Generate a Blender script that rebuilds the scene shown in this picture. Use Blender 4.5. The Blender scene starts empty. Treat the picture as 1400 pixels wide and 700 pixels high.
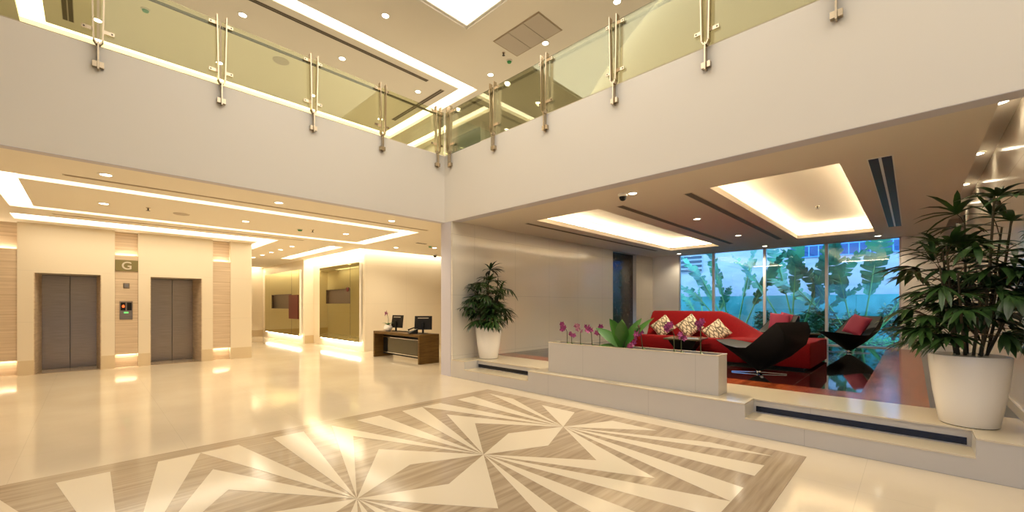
import bpy, math, random
from mathutils import Vector, Matrix
SC = bpy.context.scene
COL = SC.collection
PI = math.pi
ORD = ['first', 'second', 'third', 'fourth', 'fifth', 'sixth', 'seventh', 'eighth', 'ninth', 'tenth']

# ------------------------------------------------------------------ materials
def mat(name, col, rough=0.5, metal=0.0, spec=0.5, emit=None, estr=0.0, coat=0.0):
    m = bpy.data.materials.new(name); m.use_nodes = True
    b = m.node_tree.nodes['Principled BSDF']
    b.inputs['Base Color'].default_value = (*col, 1)
    b.inputs['Roughness'].default_value = rough
    b.inputs['Metallic'].default_value = metal
    b.inputs['Specular IOR Level'].default_value = spec
    b.inputs['Coat Weight'].default_value = coat
    if emit:
        b.inputs['Emission Color'].default_value = (*emit, 1)
        b.inputs['Emission Strength'].default_value = estr
    return m

def nodes(m): return m.node_tree.nodes, m.node_tree.links, m.node_tree.nodes['Principled BSDF']

def noise_mix(m, c1, c2, scale=(1, 1, 1), nscale=4.0, detail=4.0, lo=0.35, hi=0.65, rough=None):
    """two-tone noise over object coordinates stretched by scale"""
    N, L, b = nodes(m)
    tc = N.new('ShaderNodeTexCoord'); mp = N.new('ShaderNodeMapping'); nz = N.new('ShaderNodeTexNoise'); rp = N.new('ShaderNodeValToRGB')
    mp.inputs['Scale'].default_value = scale
    nz.inputs['Scale'].default_value = nscale; nz.inputs['Detail'].default_value = detail
    rp.color_ramp.elements[0].position = lo; rp.color_ramp.elements[0].color = (*c1, 1)
    rp.color_ramp.elements[1].position = hi; rp.color_ramp.elements[1].color = (*c2, 1)
    L.new(tc.outputs['Object'], mp.inputs['Vector']); L.new(mp.outputs['Vector'], nz.inputs['Vector'])
    L.new(nz.outputs['Fac'], rp.inputs['Fac']); L.new(rp.outputs['Color'], b.inputs['Base Color'])
    return rp

def joints(m, axes, size, width=0.004, dark=0.75, offset=(0, 0)):
    """multiply the colour by thin joint lines every size=(u,v) metres along two object axes"""
    N, L, b = nodes(m)
    tc = N.new('ShaderNodeTexCoord'); sx = N.new('ShaderNodeSeparateXYZ'); L.new(tc.outputs['Object'], sx.inputs[0])
    outs = []
    for a, s, o in zip(axes, size, offset):
        ad = N.new('ShaderNodeMath'); ad.operation = 'ADD'; ad.inputs[1].default_value = 100 * s - o
        mo = N.new('ShaderNodeMath'); mo.operation = 'MODULO'; mo.inputs[1].default_value = s
        lt = N.new('ShaderNodeMath'); lt.operation = 'LESS_THAN'; lt.inputs[1].default_value = width
        L.new(sx.outputs[a], ad.inputs[0]); L.new(ad.outputs[0], mo.inputs[0]); L.new(mo.outputs[0], lt.inputs[0]); outs.append(lt)
    mx = N.new('ShaderNodeMath'); mx.operation = 'MAXIMUM'; L.new(outs[0].outputs[0], mx.inputs[0]); L.new(outs[1].outputs[0], mx.inputs[1])
    mi = N.new('ShaderNodeMix'); mi.data_type = 'RGBA'; mi.blend_type = 'MULTIPLY'
    L.new(mx.outputs[0], mi.inputs[0])
    src = b.inputs['Base Color'].links
    if src: L.new(src[0].from_socket, mi.inputs[6])
    else: mi.inputs[6].default_value = b.inputs['Base Color'].default_value
    mi.inputs[7].default_value = (dark, dark, dark, 1)
    L.new(mi.outputs[2], b.inputs['Base Color'])
    return m

def glass(name, tint, refl=1.0, ior=1.5):
    m = bpy.data.materials.new(name); m.use_nodes = True
    N, L = m.node_tree.nodes, m.node_tree.links
    for n in list(N): N.remove(n)
    o = N.new('ShaderNodeOutputMaterial'); t = N.new('ShaderNodeBsdfTransparent'); g = N.new('ShaderNodeBsdfGlossy'); f = N.new('ShaderNodeFresnel'); x = N.new('ShaderNodeMixShader')
    mu = N.new('ShaderNodeMath'); mu.operation = 'MULTIPLY'; mu.inputs[1].default_value = refl; mu.use_clamp = True
    t.inputs[0].default_value = (*tint, 1); g.inputs['Roughness'].default_value = 0.0; f.inputs[0].default_value = ior
    L.new(f.outputs[0], mu.inputs[0]); L.new(mu.outputs[0], x.inputs[0]); L.new(t.outputs[0], x.inputs[1]); L.new(g.outputs[0], x.inputs[2]); L.new(x.outputs[0], o.inputs[0])
    return m

WARM = (1.0, 0.80, 0.50)
M = {}
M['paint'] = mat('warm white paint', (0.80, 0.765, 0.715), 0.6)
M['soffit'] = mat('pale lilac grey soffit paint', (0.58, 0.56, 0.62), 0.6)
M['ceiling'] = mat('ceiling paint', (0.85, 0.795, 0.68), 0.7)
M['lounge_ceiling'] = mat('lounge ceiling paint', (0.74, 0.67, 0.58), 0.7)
M['floor'] = mat('polished cream marble', (0.70, 0.60, 0.45), 0.09)
noise_mix(M['floor'], (0.66, 0.56, 0.42), (0.73, 0.63, 0.48), nscale=0.8, detail=5)
joints(M['floor'], (0, 1), (1.2, 1.2), 0.004, 0.86, (0.22, 0.35))
M['inlay_cream'] = mat('cream inlay marble', (0.78, 0.68, 0.52), 0.12)
M['inlay_brown'] = mat('vein cut brown marble', (0.40, 0.30, 0.20), 0.12)
noise_mix(M['inlay_brown'], (0.33, 0.245, 0.16), (0.54, 0.43, 0.30), (0.5, 9, 1), 2.0, 6, 0.3, 0.7)
M['wall_marble'] = mat('cream wall marble', (0.78, 0.69, 0.54), 0.22)
joints(M['wall_marble'], (0, 2), (50, 1.11), 0.005, 0.84, (0, 0.02))
M['wall_marble_side'] = mat('cream side wall marble', (0.78, 0.70, 0.56), 0.22)
joints(M['wall_marble_side'], (0, 2), (1.45, 1.25), 0.005, 0.84, (0.96, 0.29))
M['wood'] = mat('pale striped wood veneer', (0.6, 0.45, 0.28), 0.35)
noise_mix(M['wood'], (0.51, 0.385, 0.26), (0.71, 0.575, 0.42), (0.35, 1, 11), 2.2, 5, 0.3, 0.7)
M['panel'] = mat('satin grey beige wall panel', (0.74, 0.69, 0.60), 0.13)
joints(M['panel'], (0, 2), (1.30, 1.28), 0.006, 0.7, (0.62, 0.43))
M['plinth'] = mat('plinth riser stone', (0.57, 0.54, 0.50), 0.3)
joints(M['plinth'], (1, 2), (1.75, 50), 0.005, 0.75, (0.66, 0))
M['plinth_top'] = mat('cream plinth marble', (0.68, 0.59, 0.43), 0.12)
M['steel'] = mat('brushed steel', (0.50, 0.45, 0.38), 0.28, 1.0)
noise_mix(M['steel'], (0.31, 0.255, 0.195), (0.36, 0.30, 0.235), (1, 1, 30), 3.0, 3)
M['post'] = mat('warm polished steel', (0.56, 0.47, 0.35), 0.22, 1.0)
M['dark_metal'] = mat('dark metal', (0.10, 0.085, 0.065), 0.4, 0.6)
M['chrome'] = mat('chrome', (0.8, 0.8, 0.8), 0.08, 1.0)
M['black'] = mat('black plastic', (0.010, 0.009, 0.008), 0.5, spec=0.25)
M['black_fabric'] = mat('black upholstery', (0.006, 0.0055, 0.0055), 0.7, spec=0.25)
M['seat_leather'] = mat('dark olive leather', (0.012, 0.011, 0.008), 0.55, spec=0.3)
M['red'] = mat('deep red fabric', (0.27, 0.010, 0.012), 0.9, spec=0.15)
noise_mix(M['red'], (0.155, 0.003, 0.005), (0.205, 0.004, 0.006), nscale=60, detail=3)
M['magenta'] = mat('magenta cushion fabric', (0.20, 0.008, 0.035), 0.8)
M['white_pot'] = mat('white glazed pot', (0.93, 0.90, 0.85), 0.25)
M['soil'] = mat('dark soil', (0.03, 0.022, 0.014), 0.9)
M['palm'] = mat('dark palm leaf', (0.022, 0.055, 0.012), 0.35)
noise_mix(M['palm'], (0.012, 0.034, 0.008), (0.045, 0.105, 0.022), nscale=5, detail=2)
M['cane'] = mat('palm cane', (0.06, 0.045, 0.02), 0.6)
M['leaf'] = mat('bright green leaf', (0.045, 0.15, 0.018), 0.35)
M['orchid'] = mat('purple orchid petal', (0.36, 0.025, 0.19), 0.5)
noise_mix(M['orchid'], (0.12, 0.004, 0.055), (0.45, 0.06, 0.24), nscale=45, detail=2)
M['orchid_pale'] = mat('pale orchid petal', (0.60, 0.30, 0.36), 0.5)
noise_mix(M['orchid_pale'], (0.25, 0.025, 0.13), (0.62, 0.36, 0.40), nscale=30, detail=2)
M['stem'] = mat('orchid stem', (0.06, 0.07, 0.02), 0.5)
M['led'] = mat('warm cove light', (0.9, 0.85, 0.7), 0.5, emit=(1.0, 0.885, 0.68), estr=4.7)
M['led_up'] = mat('upper cove light', (0.9, 0.85, 0.7), 0.5, emit=(1.0, 0.86, 0.64), estr=4.2)
M['led_wash'] = mat('wall wash light', (0.9, 0.85, 0.7), 0.5, emit=(1.0, 0.87, 0.64), estr=15)
M['led_wash_soft'] = mat('soft wall wash light', (0.9, 0.85, 0.7), 0.5, emit=(1.0, 0.885, 0.68), estr=8)
M['led_fill'] = mat('added gallery fill light', (0.9, 0.85, 0.7), 0.5, emit=(1.0, 0.86, 0.64), estr=4.0)
M['led_strip'] = mat('hidden strip light', (0.9, 0.85, 0.7), 0.5, emit=(1.0, 0.87, 0.66), estr=20)
M['led_lounge'] = mat('lounge strip light', (0.9, 0.85, 0.7), 0.5, emit=(1.0, 0.86, 0.64), estr=20)
M['sky_panel'] = mat('ceiling light panel', (0.9, 0.9, 0.85), 0.5, emit=(1.0, 0.93, 0.80), estr=2.3)
M['lamp'] = mat('downlight lens', (0.9, 0.9, 0.8), 0.4, emit=(1.0, 0.87, 0.64), estr=14)
M['white_trim'] = mat('white metal', (0.80, 0.77, 0.70), 0.4)
M['slot'] = mat('dark diffuser slot', (0.11, 0.085, 0.055), 0.6)
M['slot_light'] = mat('ceiling diffuser slot', (0.40, 0.31, 0.20), 0.6)
M['black_slot'] = mat('black diffuser slot', (0.012, 0.012, 0.014), 0.5)
M['grille'] = mat('ceiling grille', (0.56, 0.49, 0.40), 0.6)
M['olive'] = mat('olive sign plate', (0.20, 0.165, 0.06), 0.4)
M['sign_grey'] = mat('brushed letter', (0.62, 0.56, 0.46), 0.35, 0.2)
M['red_led'] = mat('red indicator', (0.3, 0.02, 0.01), 0.4, emit=(1.0, 0.13, 0.02), estr=2.2)
M['green_led'] = mat('green indicator', (0.1, 0.5, 0.12), 0.4, emit=(0.22, 0.9, 0.25), estr=0.8)
M['green_plastic'] = mat('green plastic', (0.05, 0.33, 0.10), 0.4)
M['gold_glass'] = mat('bronze mirror glass', (0.52, 0.485, 0.235), 0.03, 1.0)
M['niche'] = mat('dark brown niche lining', (0.085, 0.055, 0.03), 0.35)
M['dark_red'] = mat('dark red reflection tint', (0.10, 0.007, 0.004), 0.5)
M['desk'] = mat('walnut brown laminate', (0.13, 0.075, 0.022), 0.5, spec=0.2)
noise_mix(M['desk'], (0.095, 0.05, 0.012), (0.14, 0.078, 0.02), (1, 1, 12), 3, 3)
M['desk_panel'] = mat('black glass panel', (0.055, 0.045, 0.02), 0.2)
M['timber'] = mat('red brown parquet', (0.30, 0.075, 0.022), 0.16, spec=0.3)
N_, L_, b_ = nodes(M['timber'])
tc_ = N_.new('ShaderNodeTexCoord'); br_ = N_.new('ShaderNodeTexBrick')
br_.inputs['Color1'].default_value = (0.36, 0.085, 0.022, 1); br_.inputs['Color2'].default_value = (0.19, 0.038, 0.010, 1); br_.inputs['Mortar'].default_value = (0.10, 0.025, 0.01, 1)
br_.inputs['Scale'].default_value = 1.0; br_.inputs['Mortar Size'].default_value = 0.002; br_.inputs['Brick Width'].default_value = 0.34; br_.inputs['Row Height'].default_value = 0.085
L_.new(tc_.outputs['Object'], br_.inputs['Vector']); L_.new(br_.outputs['Color'], b_.inputs['Base Color'])
M['granite'] = mat('polished black granite', (0.012, 0.011, 0.010), 0.04)
joints(M['granite'], (0, 1), (1.21, 1.21), 0.010, 9.0, (0.35, 0.1))
M['slate'] = mat('grey floor strip', (0.13, 0.135, 0.14), 0.35)
M['dark_marble'] = mat('dark brown emperador marble', (0.03, 0.02, 0.014), 0.12)
noise_mix(M['dark_marble'], (0.012, 0.009, 0.007), (0.055, 0.040, 0.028), nscale=9, detail=8)
M['step_grille'] = mat('dark step grille', (0.025, 0.026, 0.034), 0.22, 0.7)
M['mullion'] = mat('grey window frame', (0.50, 0.48, 0.46), 0.4, 0.3)
M['pane'] = glass('window glass', (0.90, 0.97, 0.99), 1.3)
M['tinted'] = glass('tinted entrance glass', (0.40, 0.42, 0.45), 0.9)
M['tinted_dark'] = glass('dark tinted entrance glass', (0.24, 0.25, 0.27), 0.9)
M['rail_glass'] = glass('pale green balustrade glass', (0.93, 0.945, 0.79), 0.8)
M['out_wall'] = mat('garden wall render', (0.78, 0.78, 0.78), 0.8)
noise_mix(M['out_wall'], (0.29, 0.31, 0.34), (0.38, 0.39, 0.41), (1, 1, 2.5), 1.2, 5)
M['out_low'] = mat('blue green low wall', (0.10, 0.36, 0.32), 0.7)
noise_mix(M['out_low'], (0.02, 0.19, 0.18), (0.06, 0.30, 0.29), nscale=1.5, detail=5)
M['louvre'] = mat('dark louvre', (0.03, 0.05, 0.07), 0.5)
M['banana'] = mat('big palm leaf', (0.06, 0.30, 0.09), 0.4)
noise_mix(M['banana'], (0.015, 0.14, 0.09), (0.06, 0.32, 0.15), nscale=2.0, detail=3)
M['banana_stem'] = mat('palm leaf stalk', (0.12, 0.38, 0.12), 0.5)
M['shrub'] = mat('dark shrub leaf', (0.03, 0.13, 0.05), 0.5)
M['cover'] = mat('green ground cover leaf', (0.05, 0.30, 0.06), 0.5)
M['earth'] = mat('garden soil', (0.05, 0.06, 0.04), 0.9)
M['tower_tile'] = mat('dark blue window tiles', (0.02, 0.06, 0.16), 0.2)
joints(M['tower_tile'], (1, 2), (0.30, 0.42), 0.03, 5.0, (0, 0))
# leaf-print cushion
M['leaf_print'] = mat('beige leaf print fabric', (0.5, 0.4, 0.26), 0.8)
N_, L_, b_ = nodes(M['leaf_print'])
tc_ = N_.new('ShaderNodeTexCoord'); mp_ = N_.new('ShaderNodeMapping'); vo_ = N_.new('ShaderNodeTexVoronoi'); rp_ = N_.new('ShaderNodeValToRGB')
mp_.inputs['Scale'].default_value = (6, 17, 6); mp_.inputs['Rotation'].default_value = (0.3, 0.2, 0.7)
vo_.feature = 'DISTANCE_TO_EDGE'; vo_.inputs['Scale'].default_value = 1.0
rp_.color_ramp.elements[0].position = 0.04; rp_.color_ramp.elements[0].color = (0.10, 0.075, 0.045, 1)
rp_.color_ramp.elements[1].position = 0.15; rp_.color_ramp.elements[1].color = (0.62, 0.54, 0.38, 1)
L_.new(tc_.outputs['Object'], mp_.inputs['Vector']); L_.new(mp_.outputs['Vector'], vo_.inputs['Vector']); L_.new(vo_.outputs['Distance'], rp_.inputs['Fac']); L_.new(rp_.outputs['Color'], b_.inputs['Base Color'])

# ------------------------------------------------------------------ mesh builder
class MB:
    def __init__(s): s.v = []; s.f = []
    def add(s, vs, fs):
        n = len(s.v); s.v += [tuple(p) for p in vs]; s.f += [tuple(i + n for i in f) for f in fs]; return s
    def box(s, x0, x1, y0, y1, z0, z1):
        return s.add([(x0, y0, z0), (x1, y0, z0), (x1, y1, z0), (x0, y1, z0), (x0, y0, z1), (x1, y0, z1), (x1, y1, z1), (x0, y1, z1)],
                     [(3, 2, 1, 0), (4, 5, 6, 7), (0, 1, 5, 4), (1, 2, 6, 5), (2, 3, 7, 6), (3, 0, 4, 7)])
    def bar(s, p, q, w, h, side=(0, 0, 1)):
        p, q = Vector(p), Vector(q); d = (q - p).normalized(); a = Vector(side)
        if abs(d.dot(a)) > 0.95: a = Vector((1, 0, 0))
        a = (a - d * a.dot(d)).normalized(); b = d.cross(a)
        vs = []
        for c in (p, q):
            for i, j in ((-1, -1), (1, -1), (1, 1), (-1, 1)): vs.append(c + b * (i * w / 2) + a * (j * h / 2))
        return s.add(vs, [(3, 2, 1, 0), (4, 5, 6, 7), (0, 1, 5, 4), (1, 2, 6, 5), (2, 3, 7, 6), (3, 0, 4, 7)])
    def tube(s, pts, r, n=8):
        pts = [Vector(p) for p in pts]; rs = r if isinstance(r, (list, tuple)) else [r] * len(pts); vs = []; fs = []
        for k, p in enumerate(pts):
            d = (pts[min(k + 1, len(pts) - 1)] - pts[max(k - 1, 0)]).normalized()
            a = Vector((0, 0, 1)) if abs(d.z) < 0.9 else Vector((1, 0, 0)); a = (a - d * a.dot(d)).normalized(); b = d.cross(a)
            for i in range(n):
                t = 2 * PI * i / n; vs.append(p + a * math.cos(t) * rs[k] + b * math.sin(t) * rs[k])
        for k in range(len(pts) - 1):
            for i in range(n):
                j = (i + 1) % n; fs.append((k * n + i, k * n + j, (k + 1) * n + j, (k + 1) * n + i))
        fs.append(tuple(range(n - 1, -1, -1))); m = (len(pts) - 1) * n; fs.append(tuple(range(m, m + n)))
        return s.add(vs, fs)
    def lathe(s, prof, n=32, c=(0, 0, 0), cap=True):
        vs = []; fs = []
        for r, z in prof:
            for i in range(n):
                t = 2 * PI * i / n; vs.append((c[0] + r * math.cos(t), c[1] + r * math.sin(t), c[2] + z))
        for k in range(len(prof) - 1):
            for i in range(n):
                j = (i + 1) % n; fs.append((k * n + i, k * n + j, (k + 1) * n + j, (k + 1) * n + i))
        if cap: fs.append(tuple(range(n - 1, -1, -1))); m = (len(prof) - 1) * n; fs.append(tuple(range(m, m + n)))
        return s.add(vs, fs)
    def prism(s, poly, z0, z1):
        n = len(poly)
        return s.add([(x, y, z0) for x, y in poly] + [(x, y, z1) for x, y in poly],
                     [tuple(range(n - 1, -1, -1)), tuple(range(n, 2 * n))] + [(i, (i + 1) % n, (i + 1) % n + n, i + n) for i in range(n)])
    def grid(s, rows, close=False):
        n = len(rows[0]); vs = [p for r in rows for p in r]; fs = []
        for k in range(len(rows) - 1):
            for i in range(n - (0 if close else 1)):
                j = (i + 1) % n; fs.append((k * n + i, k * n + j, (k + 1) * n + j, (k + 1) * n + i))
        return s.add(vs, fs)
    def slab(s, x0, x1, y0, y1, z0, z1, holes):
        """flat slab with rectangular openings (x0,x1,y0,y1)"""
        xs = sorted({x0, x1} | {h[i] for h in holes for i in (0, 1) if x0 < h[i] < x1}); ys = sorted({y0, y1} | {h[i] for h in holes for i in (2, 3) if y0 < h[i] < y1})
        nx, ny = len(xs), len(ys)
        solid = lambda i, j: 0 <= i < nx - 1 and 0 <= j < ny - 1 and not any(h[0] < (xs[i] + xs[i + 1]) / 2 < h[1] and h[2] < (ys[j] + ys[j + 1]) / 2 < h[3] for h in holes)
        vs = [(x, y, z) for z in (z0, z1) for y in ys for x in xs]; I = lambda i, j, k: k * nx * ny + j * nx + i; fs = []
        for i in range(nx - 1):
            for j in range(ny - 1):
                if not solid(i, j): continue
                fs.append((I(i, j, 0), I(i, j + 1, 0), I(i + 1, j + 1, 0), I(i + 1, j, 0))); fs.append((I(i, j, 1), I(i + 1, j, 1), I(i + 1, j + 1, 1), I(i, j + 1, 1)))
                if not solid(i, j - 1): fs.append((I(i, j, 0), I(i + 1, j, 0), I(i + 1, j, 1), I(i, j, 1)))
                if not solid(i + 1, j): fs.append((I(i + 1, j, 0), I(i + 1, j + 1, 0), I(i + 1, j + 1, 1), I(i + 1, j, 1)))
                if not solid(i, j + 1): fs.append((I(i + 1, j + 1, 0), I(i, j + 1, 0), I(i, j + 1, 1), I(i + 1, j + 1, 1)))
                if not solid(i - 1, j): fs.append((I(i, j + 1, 0), I(i, j, 0), I(i, j, 1), I(i, j + 1, 1)))
        return s.add(vs, fs)
    def build(s, name, m, parent=None, smooth=False, loc=(0, 0, 0), rz=0.0, bevel=0.0, angle=40):
        me = bpy.data.meshes.new(name); me.from_pydata(s.v, [], s.f); me.materials.append(m)
        if smooth:
            for p in me.polygons: p.use_smooth = True
            me.set_sharp_from_angle(angle=math.radians(angle))
        o = bpy.data.objects.new(name, me); COL.objects.link(o); o.location = loc; o.rotation_euler.z = rz
        if parent: o.parent = parent
        if bevel:
            b = o.modifiers.new('edges', 'BEVEL'); b.width = bevel; b.segments = 2; b.limit_method = 'ANGLE'
        return o

def empty(name, loc=(0, 0, 0), rz=0.0):
    o = bpy.data.objects.new(name, None); COL.objects.link(o); o.location = loc; o.rotation_euler.z = rz; o.empty_display_size = 0.1; return o
def tag(o, label, cat, group=None):
    o['label'] = label; o['category'] = cat
    if group: o['group'] = group
    return o
def struct(o): o['kind'] = 'structure'; return o
def dup(o, parent=None):
    c = o.copy(); COL.objects.link(c); c.parent = parent
    for ch in list(o.children): dup(ch, c)
    return c
def S(name, m, build, **kw):
    mb = MB(); build(mb); return struct(mb.build(name, m, **kw))

Z1 = 3.26      # underside of the gallery
ZC = 6.75      # upper ceiling
ZP = 0.36      # lounge level

# ------------------------------------------------------------------ camera
cd = bpy.data.cameras.new('camera'); cam = bpy.data.objects.new('camera', cd); COL.objects.link(cam)
cam.location = (-5.297, -7.16, 1.5); cam.rotation_euler = (PI / 2, 0, 0.77178898 - PI / 2)
cd.sensor_width = 36; cd.lens = 562.6 / 1400 * 36; cd.shift_y = 67.03 / 1400; cd.clip_start = 0.05
SC.camera = cam

# ------------------------------------------------------------------ setting: floors
S('floor', M['floor'], lambda b: b.slab(-9.6, 6.2, -12.2, 15.4, -0.2, 0.0, [(0.02, 6.2, -12.2, -0.10)]))
def inlay():
    base = empty('trim_1', (0, 0, 0)); struct(base)
    MB().box(-8.66, -0.36, -6.41, -1.75, 0.0, 0.004).build('inlay_field', M['inlay_brown'], base)
    yc = -4.085; lv = [-2.0 - 0.5957 * k for k in range(8)]; xk = lambda k: -0.58 - 0.3275 * k
    c = lambda i: (-1.235 - 1.31 * i, yc)
    b = MB()
    def poly(p):
        a = sum(p[i][0] * p[(i + 1) % len(p)][1] - p[(i + 1) % len(p)][0] * p[i][1] for i in range(len(p)))
        b.prism(p if a > 0 else p[::-1], 0.003, 0.0055)
    n = 6
    for col in range(n + 1):
        x = xk(4 * col); L = c(col) if col < n else None; R = c(col - 1) if col > 0 else None
        for k in range(7):
            if (k + col) % 2 == 0:
                pts = [p for p in (R, (x, lv[k]), L, (x, lv[k + 1])) if p]
                poly(pts)
    for i in range(n):
        ks = ((1, 2), (3, 4)) if i % 2 == 0 else ((0, 1), (2, 3))
        for y in (lv[0], lv[7]):
            for a, d in ks: poly([c(i), (xk(4 * i + a), y), (xk(4 * i + d), y)])
    b.build('inlay_rays', M['inlay_cream'], base)
inlay()

# lounge plinth with two recessed steps
def plinth():
    b = MB()
    slots = [(-2.39, -0.66), (-7.55, -5.77)]
    ys = sorted([-0.25, -12.0] + [y for s in slots for y in s])
    for a, c in zip(ys[:-1], ys[1:]):
        rec = any(abs(a - s[0]) < 1e-6 for s in slots)
        if rec:
            b.box(0.0, 0.36, a, c, 0.0, 0.18); b.box(0.36, 1.2, a, c, 0.0, 0.345)
        else: b.box(0.0, 1.2, a, c, 0.0, 0.345)
    struct(b.build('trim_2', M['plinth']))
    t = MB()
    for a, c in zip(ys[:-1], ys[1:]):
        rec = any(abs(a - s[0]) < 1e-6 for s in slots)
        if rec: t.box(-0.004, 0.36, a, c, 0.18, 0.195); t.box(0.345, 1.2, a, c, 0.345, 0.36)
        else: t.box(-0.004, 1.2, a, c, 0.345, 0.36)
    struct(t.build('trim_3', M['plinth_top']))
    for k, (a, c) in enumerate(slots):
        o = MB().box(0.350, 0.362, a + 0.03, c - 0.03, 0.21, 0.275).build('step_grille', M['step_grille'])
        tag(o, ['dark metal strip set in the step riser below the large white pot', 'short dark metal strip in the step riser below the small potted palm'][1 - k], 'grille')
plinth()
S('trim_4', M['timber'], lambda b: b.box(1.2, 1.67, -7.3, -0.25, 0.3, ZP))
S('trim_5', M['granite'], lambda b: b.box(1.67, 9.25, -6.68, -0.25, 0.3, ZP))
S('trim_6', M['timber'], lambda b: b.box(1.67, 9.25, -7.3, -6.68, 0.3, ZP))
S('trim_7', M['slate'], lambda b: b.box(1.2, 9.25, -7.95, -7.3, 0.3, ZP))

# ------------------------------------------------------------------ setting: gallery fascia and ceilings
def fascia(b):
    b.box(-9.6, 0.0, 0.0, 0.13, Z1, 4.67); b.box(0.0, 0.2, -12.2, 0.13, Z1, 4.67)
S('trim_8', M['paint'], fascia)
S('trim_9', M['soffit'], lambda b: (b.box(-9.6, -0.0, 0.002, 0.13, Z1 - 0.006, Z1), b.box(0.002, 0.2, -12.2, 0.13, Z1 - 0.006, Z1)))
# lobby ceiling with light slots
RING = (-6.28, 0.31, 1.45, 4.32)
ring_holes = [(-6.28, 0.31, 1.45, 1.73), (-6.28, 0.31, 4.06, 4.32), (-6.28, -5.99, 1.73, 4.06), (-0.05, 0.31, 1.73, 4.06)]
lobby_slots = [(-6.36, -1.70, 5.20, 5.95), (-2.0, -1.70, 5.95, 13.5), (-0.25, 0.12, 5.3, 10.0), (0.60, 0.90, 5.2, 9.78), (0.90, 4.2, 5.2, 5.50), (-1.6, 0.4, 14.85, 15.15)]
holes = ring_holes + lobby_slots
S('ceiling', M['ceiling'], lambda b: b.slab(-9.6, 6.2, 0.13, 15.4, Z1 + 0.004, Z1 + 0.10, holes))
def lightbox(name, h, m, label, z0, depth=0.09, pad=0.0):
    o = MB().box(h[0] - pad, h[1] + pad, h[2] - pad, h[3] + pad, z0 + depth, z0 + depth + 0.02).build(name, m)
    return tag(o, label, 'light')
def ringlight(hs, m, label, z0):
    r = empty('cove_light', ((hs[0][0] + hs[0][1]) / 2, hs[0][2], z0)); tag(r, label, 'light')
    for h in hs:
        MB().box(h[0] - r.location.x, h[1] - r.location.x, h[2] - r.location.y, h[3] - r.location.y, 0.09, 0.11).build('diffuser', m, r)
    return r
ringlight(ring_holes, M['led'], 'long rectangular ring of white cove light in the ceiling before the lifts', Z1)
lab = ['broad white light slot along the ceiling directly above the lift wall', 'light slot running back down the left side of the corridor ceiling', 'light slot in the middle of the corridor ceiling near the glass panels', 'wall washing light slot above the nearer bronze glass panel', 'wall washing light slot above the wall behind the reception desk', 'added fill light slot above the far end wall of the corridor']  # the last slot is an added source that brightens the corridor end wall
for k, (h, l) in enumerate(zip(lobby_slots, lab)): lightbox('cove_light', h, M['led_wash_soft' if k == 4 else ('led_wash' if k >= 3 else 'led')], l, Z1)
# lounge ceiling
coves = [(1.22, 7.83, -3.03, -1.54), (1.22, 7.83, -6.51, -4.97)]
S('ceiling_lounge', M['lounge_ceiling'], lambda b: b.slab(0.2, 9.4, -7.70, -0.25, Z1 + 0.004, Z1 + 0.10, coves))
def cove(h, label):
    x0, x1, y0, y1 = h; g = 0.22; zt = Z1 + 0.36
    b = MB(); b.box(x0 - g, x1 + g, y0 - g, y1 + g, zt, zt + 0.03)
    b.box(x0 - g - 0.03, x0 - g, y0 - g, y1 + g, Z1 + 0.10, zt); b.box(x1 + g, x1 + g + 0.03, y0 - g, y1 + g, Z1 + 0.10, zt)
    b.box(x0 - g, x1 + g, y0 - g - 0.03, y0 - g, Z1 + 0.10, zt); b.box(x0 - g, x1 + g, y1 + g, y1 + g + 0.03, Z1 + 0.10, zt)
    return b
for k, h in enumerate(coves):
    S('trim_%d' % (10 + k), M['ceiling'], lambda b: b.add(*(lambda q: (q.v, q.f))(cove(h, ''))))
    r = empty('cove_light', ((h[0] + h[1]) / 2, (h[2] + h[3]) / 2, Z1))
    tag(r, ['recessed ceiling light over the lounge, left one nearer the palm wall', 'recessed ceiling light over the lounge, right one above the black chairs'][k], 'light')
    cx, cy = r.location.x, r.location.y; z = (0.11, 0.135)
    for q in ((h[0] - 0.16, h[1] + 0.16, h[3] + 0.10, h[3] + 0.14), (h[0] - 0.16, h[1] + 0.16, h[2] - 0.14, h[2] - 0.10), (h[0] - 0.14, h[0] - 0.10, h[2], h[3]), (h[1] + 0.10, h[1] + 0.14, h[2], h[3])):
        MB().box(q[0] - cx, q[1] - cx, q[2] - cy, q[3] - cy, *z).build('strip_light', M['led_lounge'], r)
# upper ceiling
ring2 = [(-6.19, 1.31, 0.45, 0.74), (-6.19, 1.31, 4.36, 4.66), (-6.19, -5.86, 0.74, 4.36), (0.97, 1.31, 0.74, 4.36)]
sky = (-5.2, -0.27, -6.2, -1.07); gal = (1.97, 2.26, 0.95, 6.0); gal_fill = (4.6, 5.0, -11.0, 6.5); sky_fill = (-5.2, -0.27, -11.6, -7.4)
S('ceiling_upper', M['ceiling'], lambda b: b.slab(-9.6, 6.2, -12.2, 8.0, ZC, ZC + 0.12, ring2 + [sky, sky_fill, gal, gal_fill]))
ringlight(ring2, M['led_up'], 'rectangular ring of white cove light in the upper ceiling above the gallery', ZC)
lightbox('cove_light', gal, M['led_up'], 'light slot in the upper ceiling behind the corner of the balcony', ZC)
lightbox('cove_light', gal_fill, M['led_fill'], 'added fill light slot deep in the right gallery ceiling, behind the balcony glass', ZC)  # light slot added to lift the dark right gallery
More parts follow.
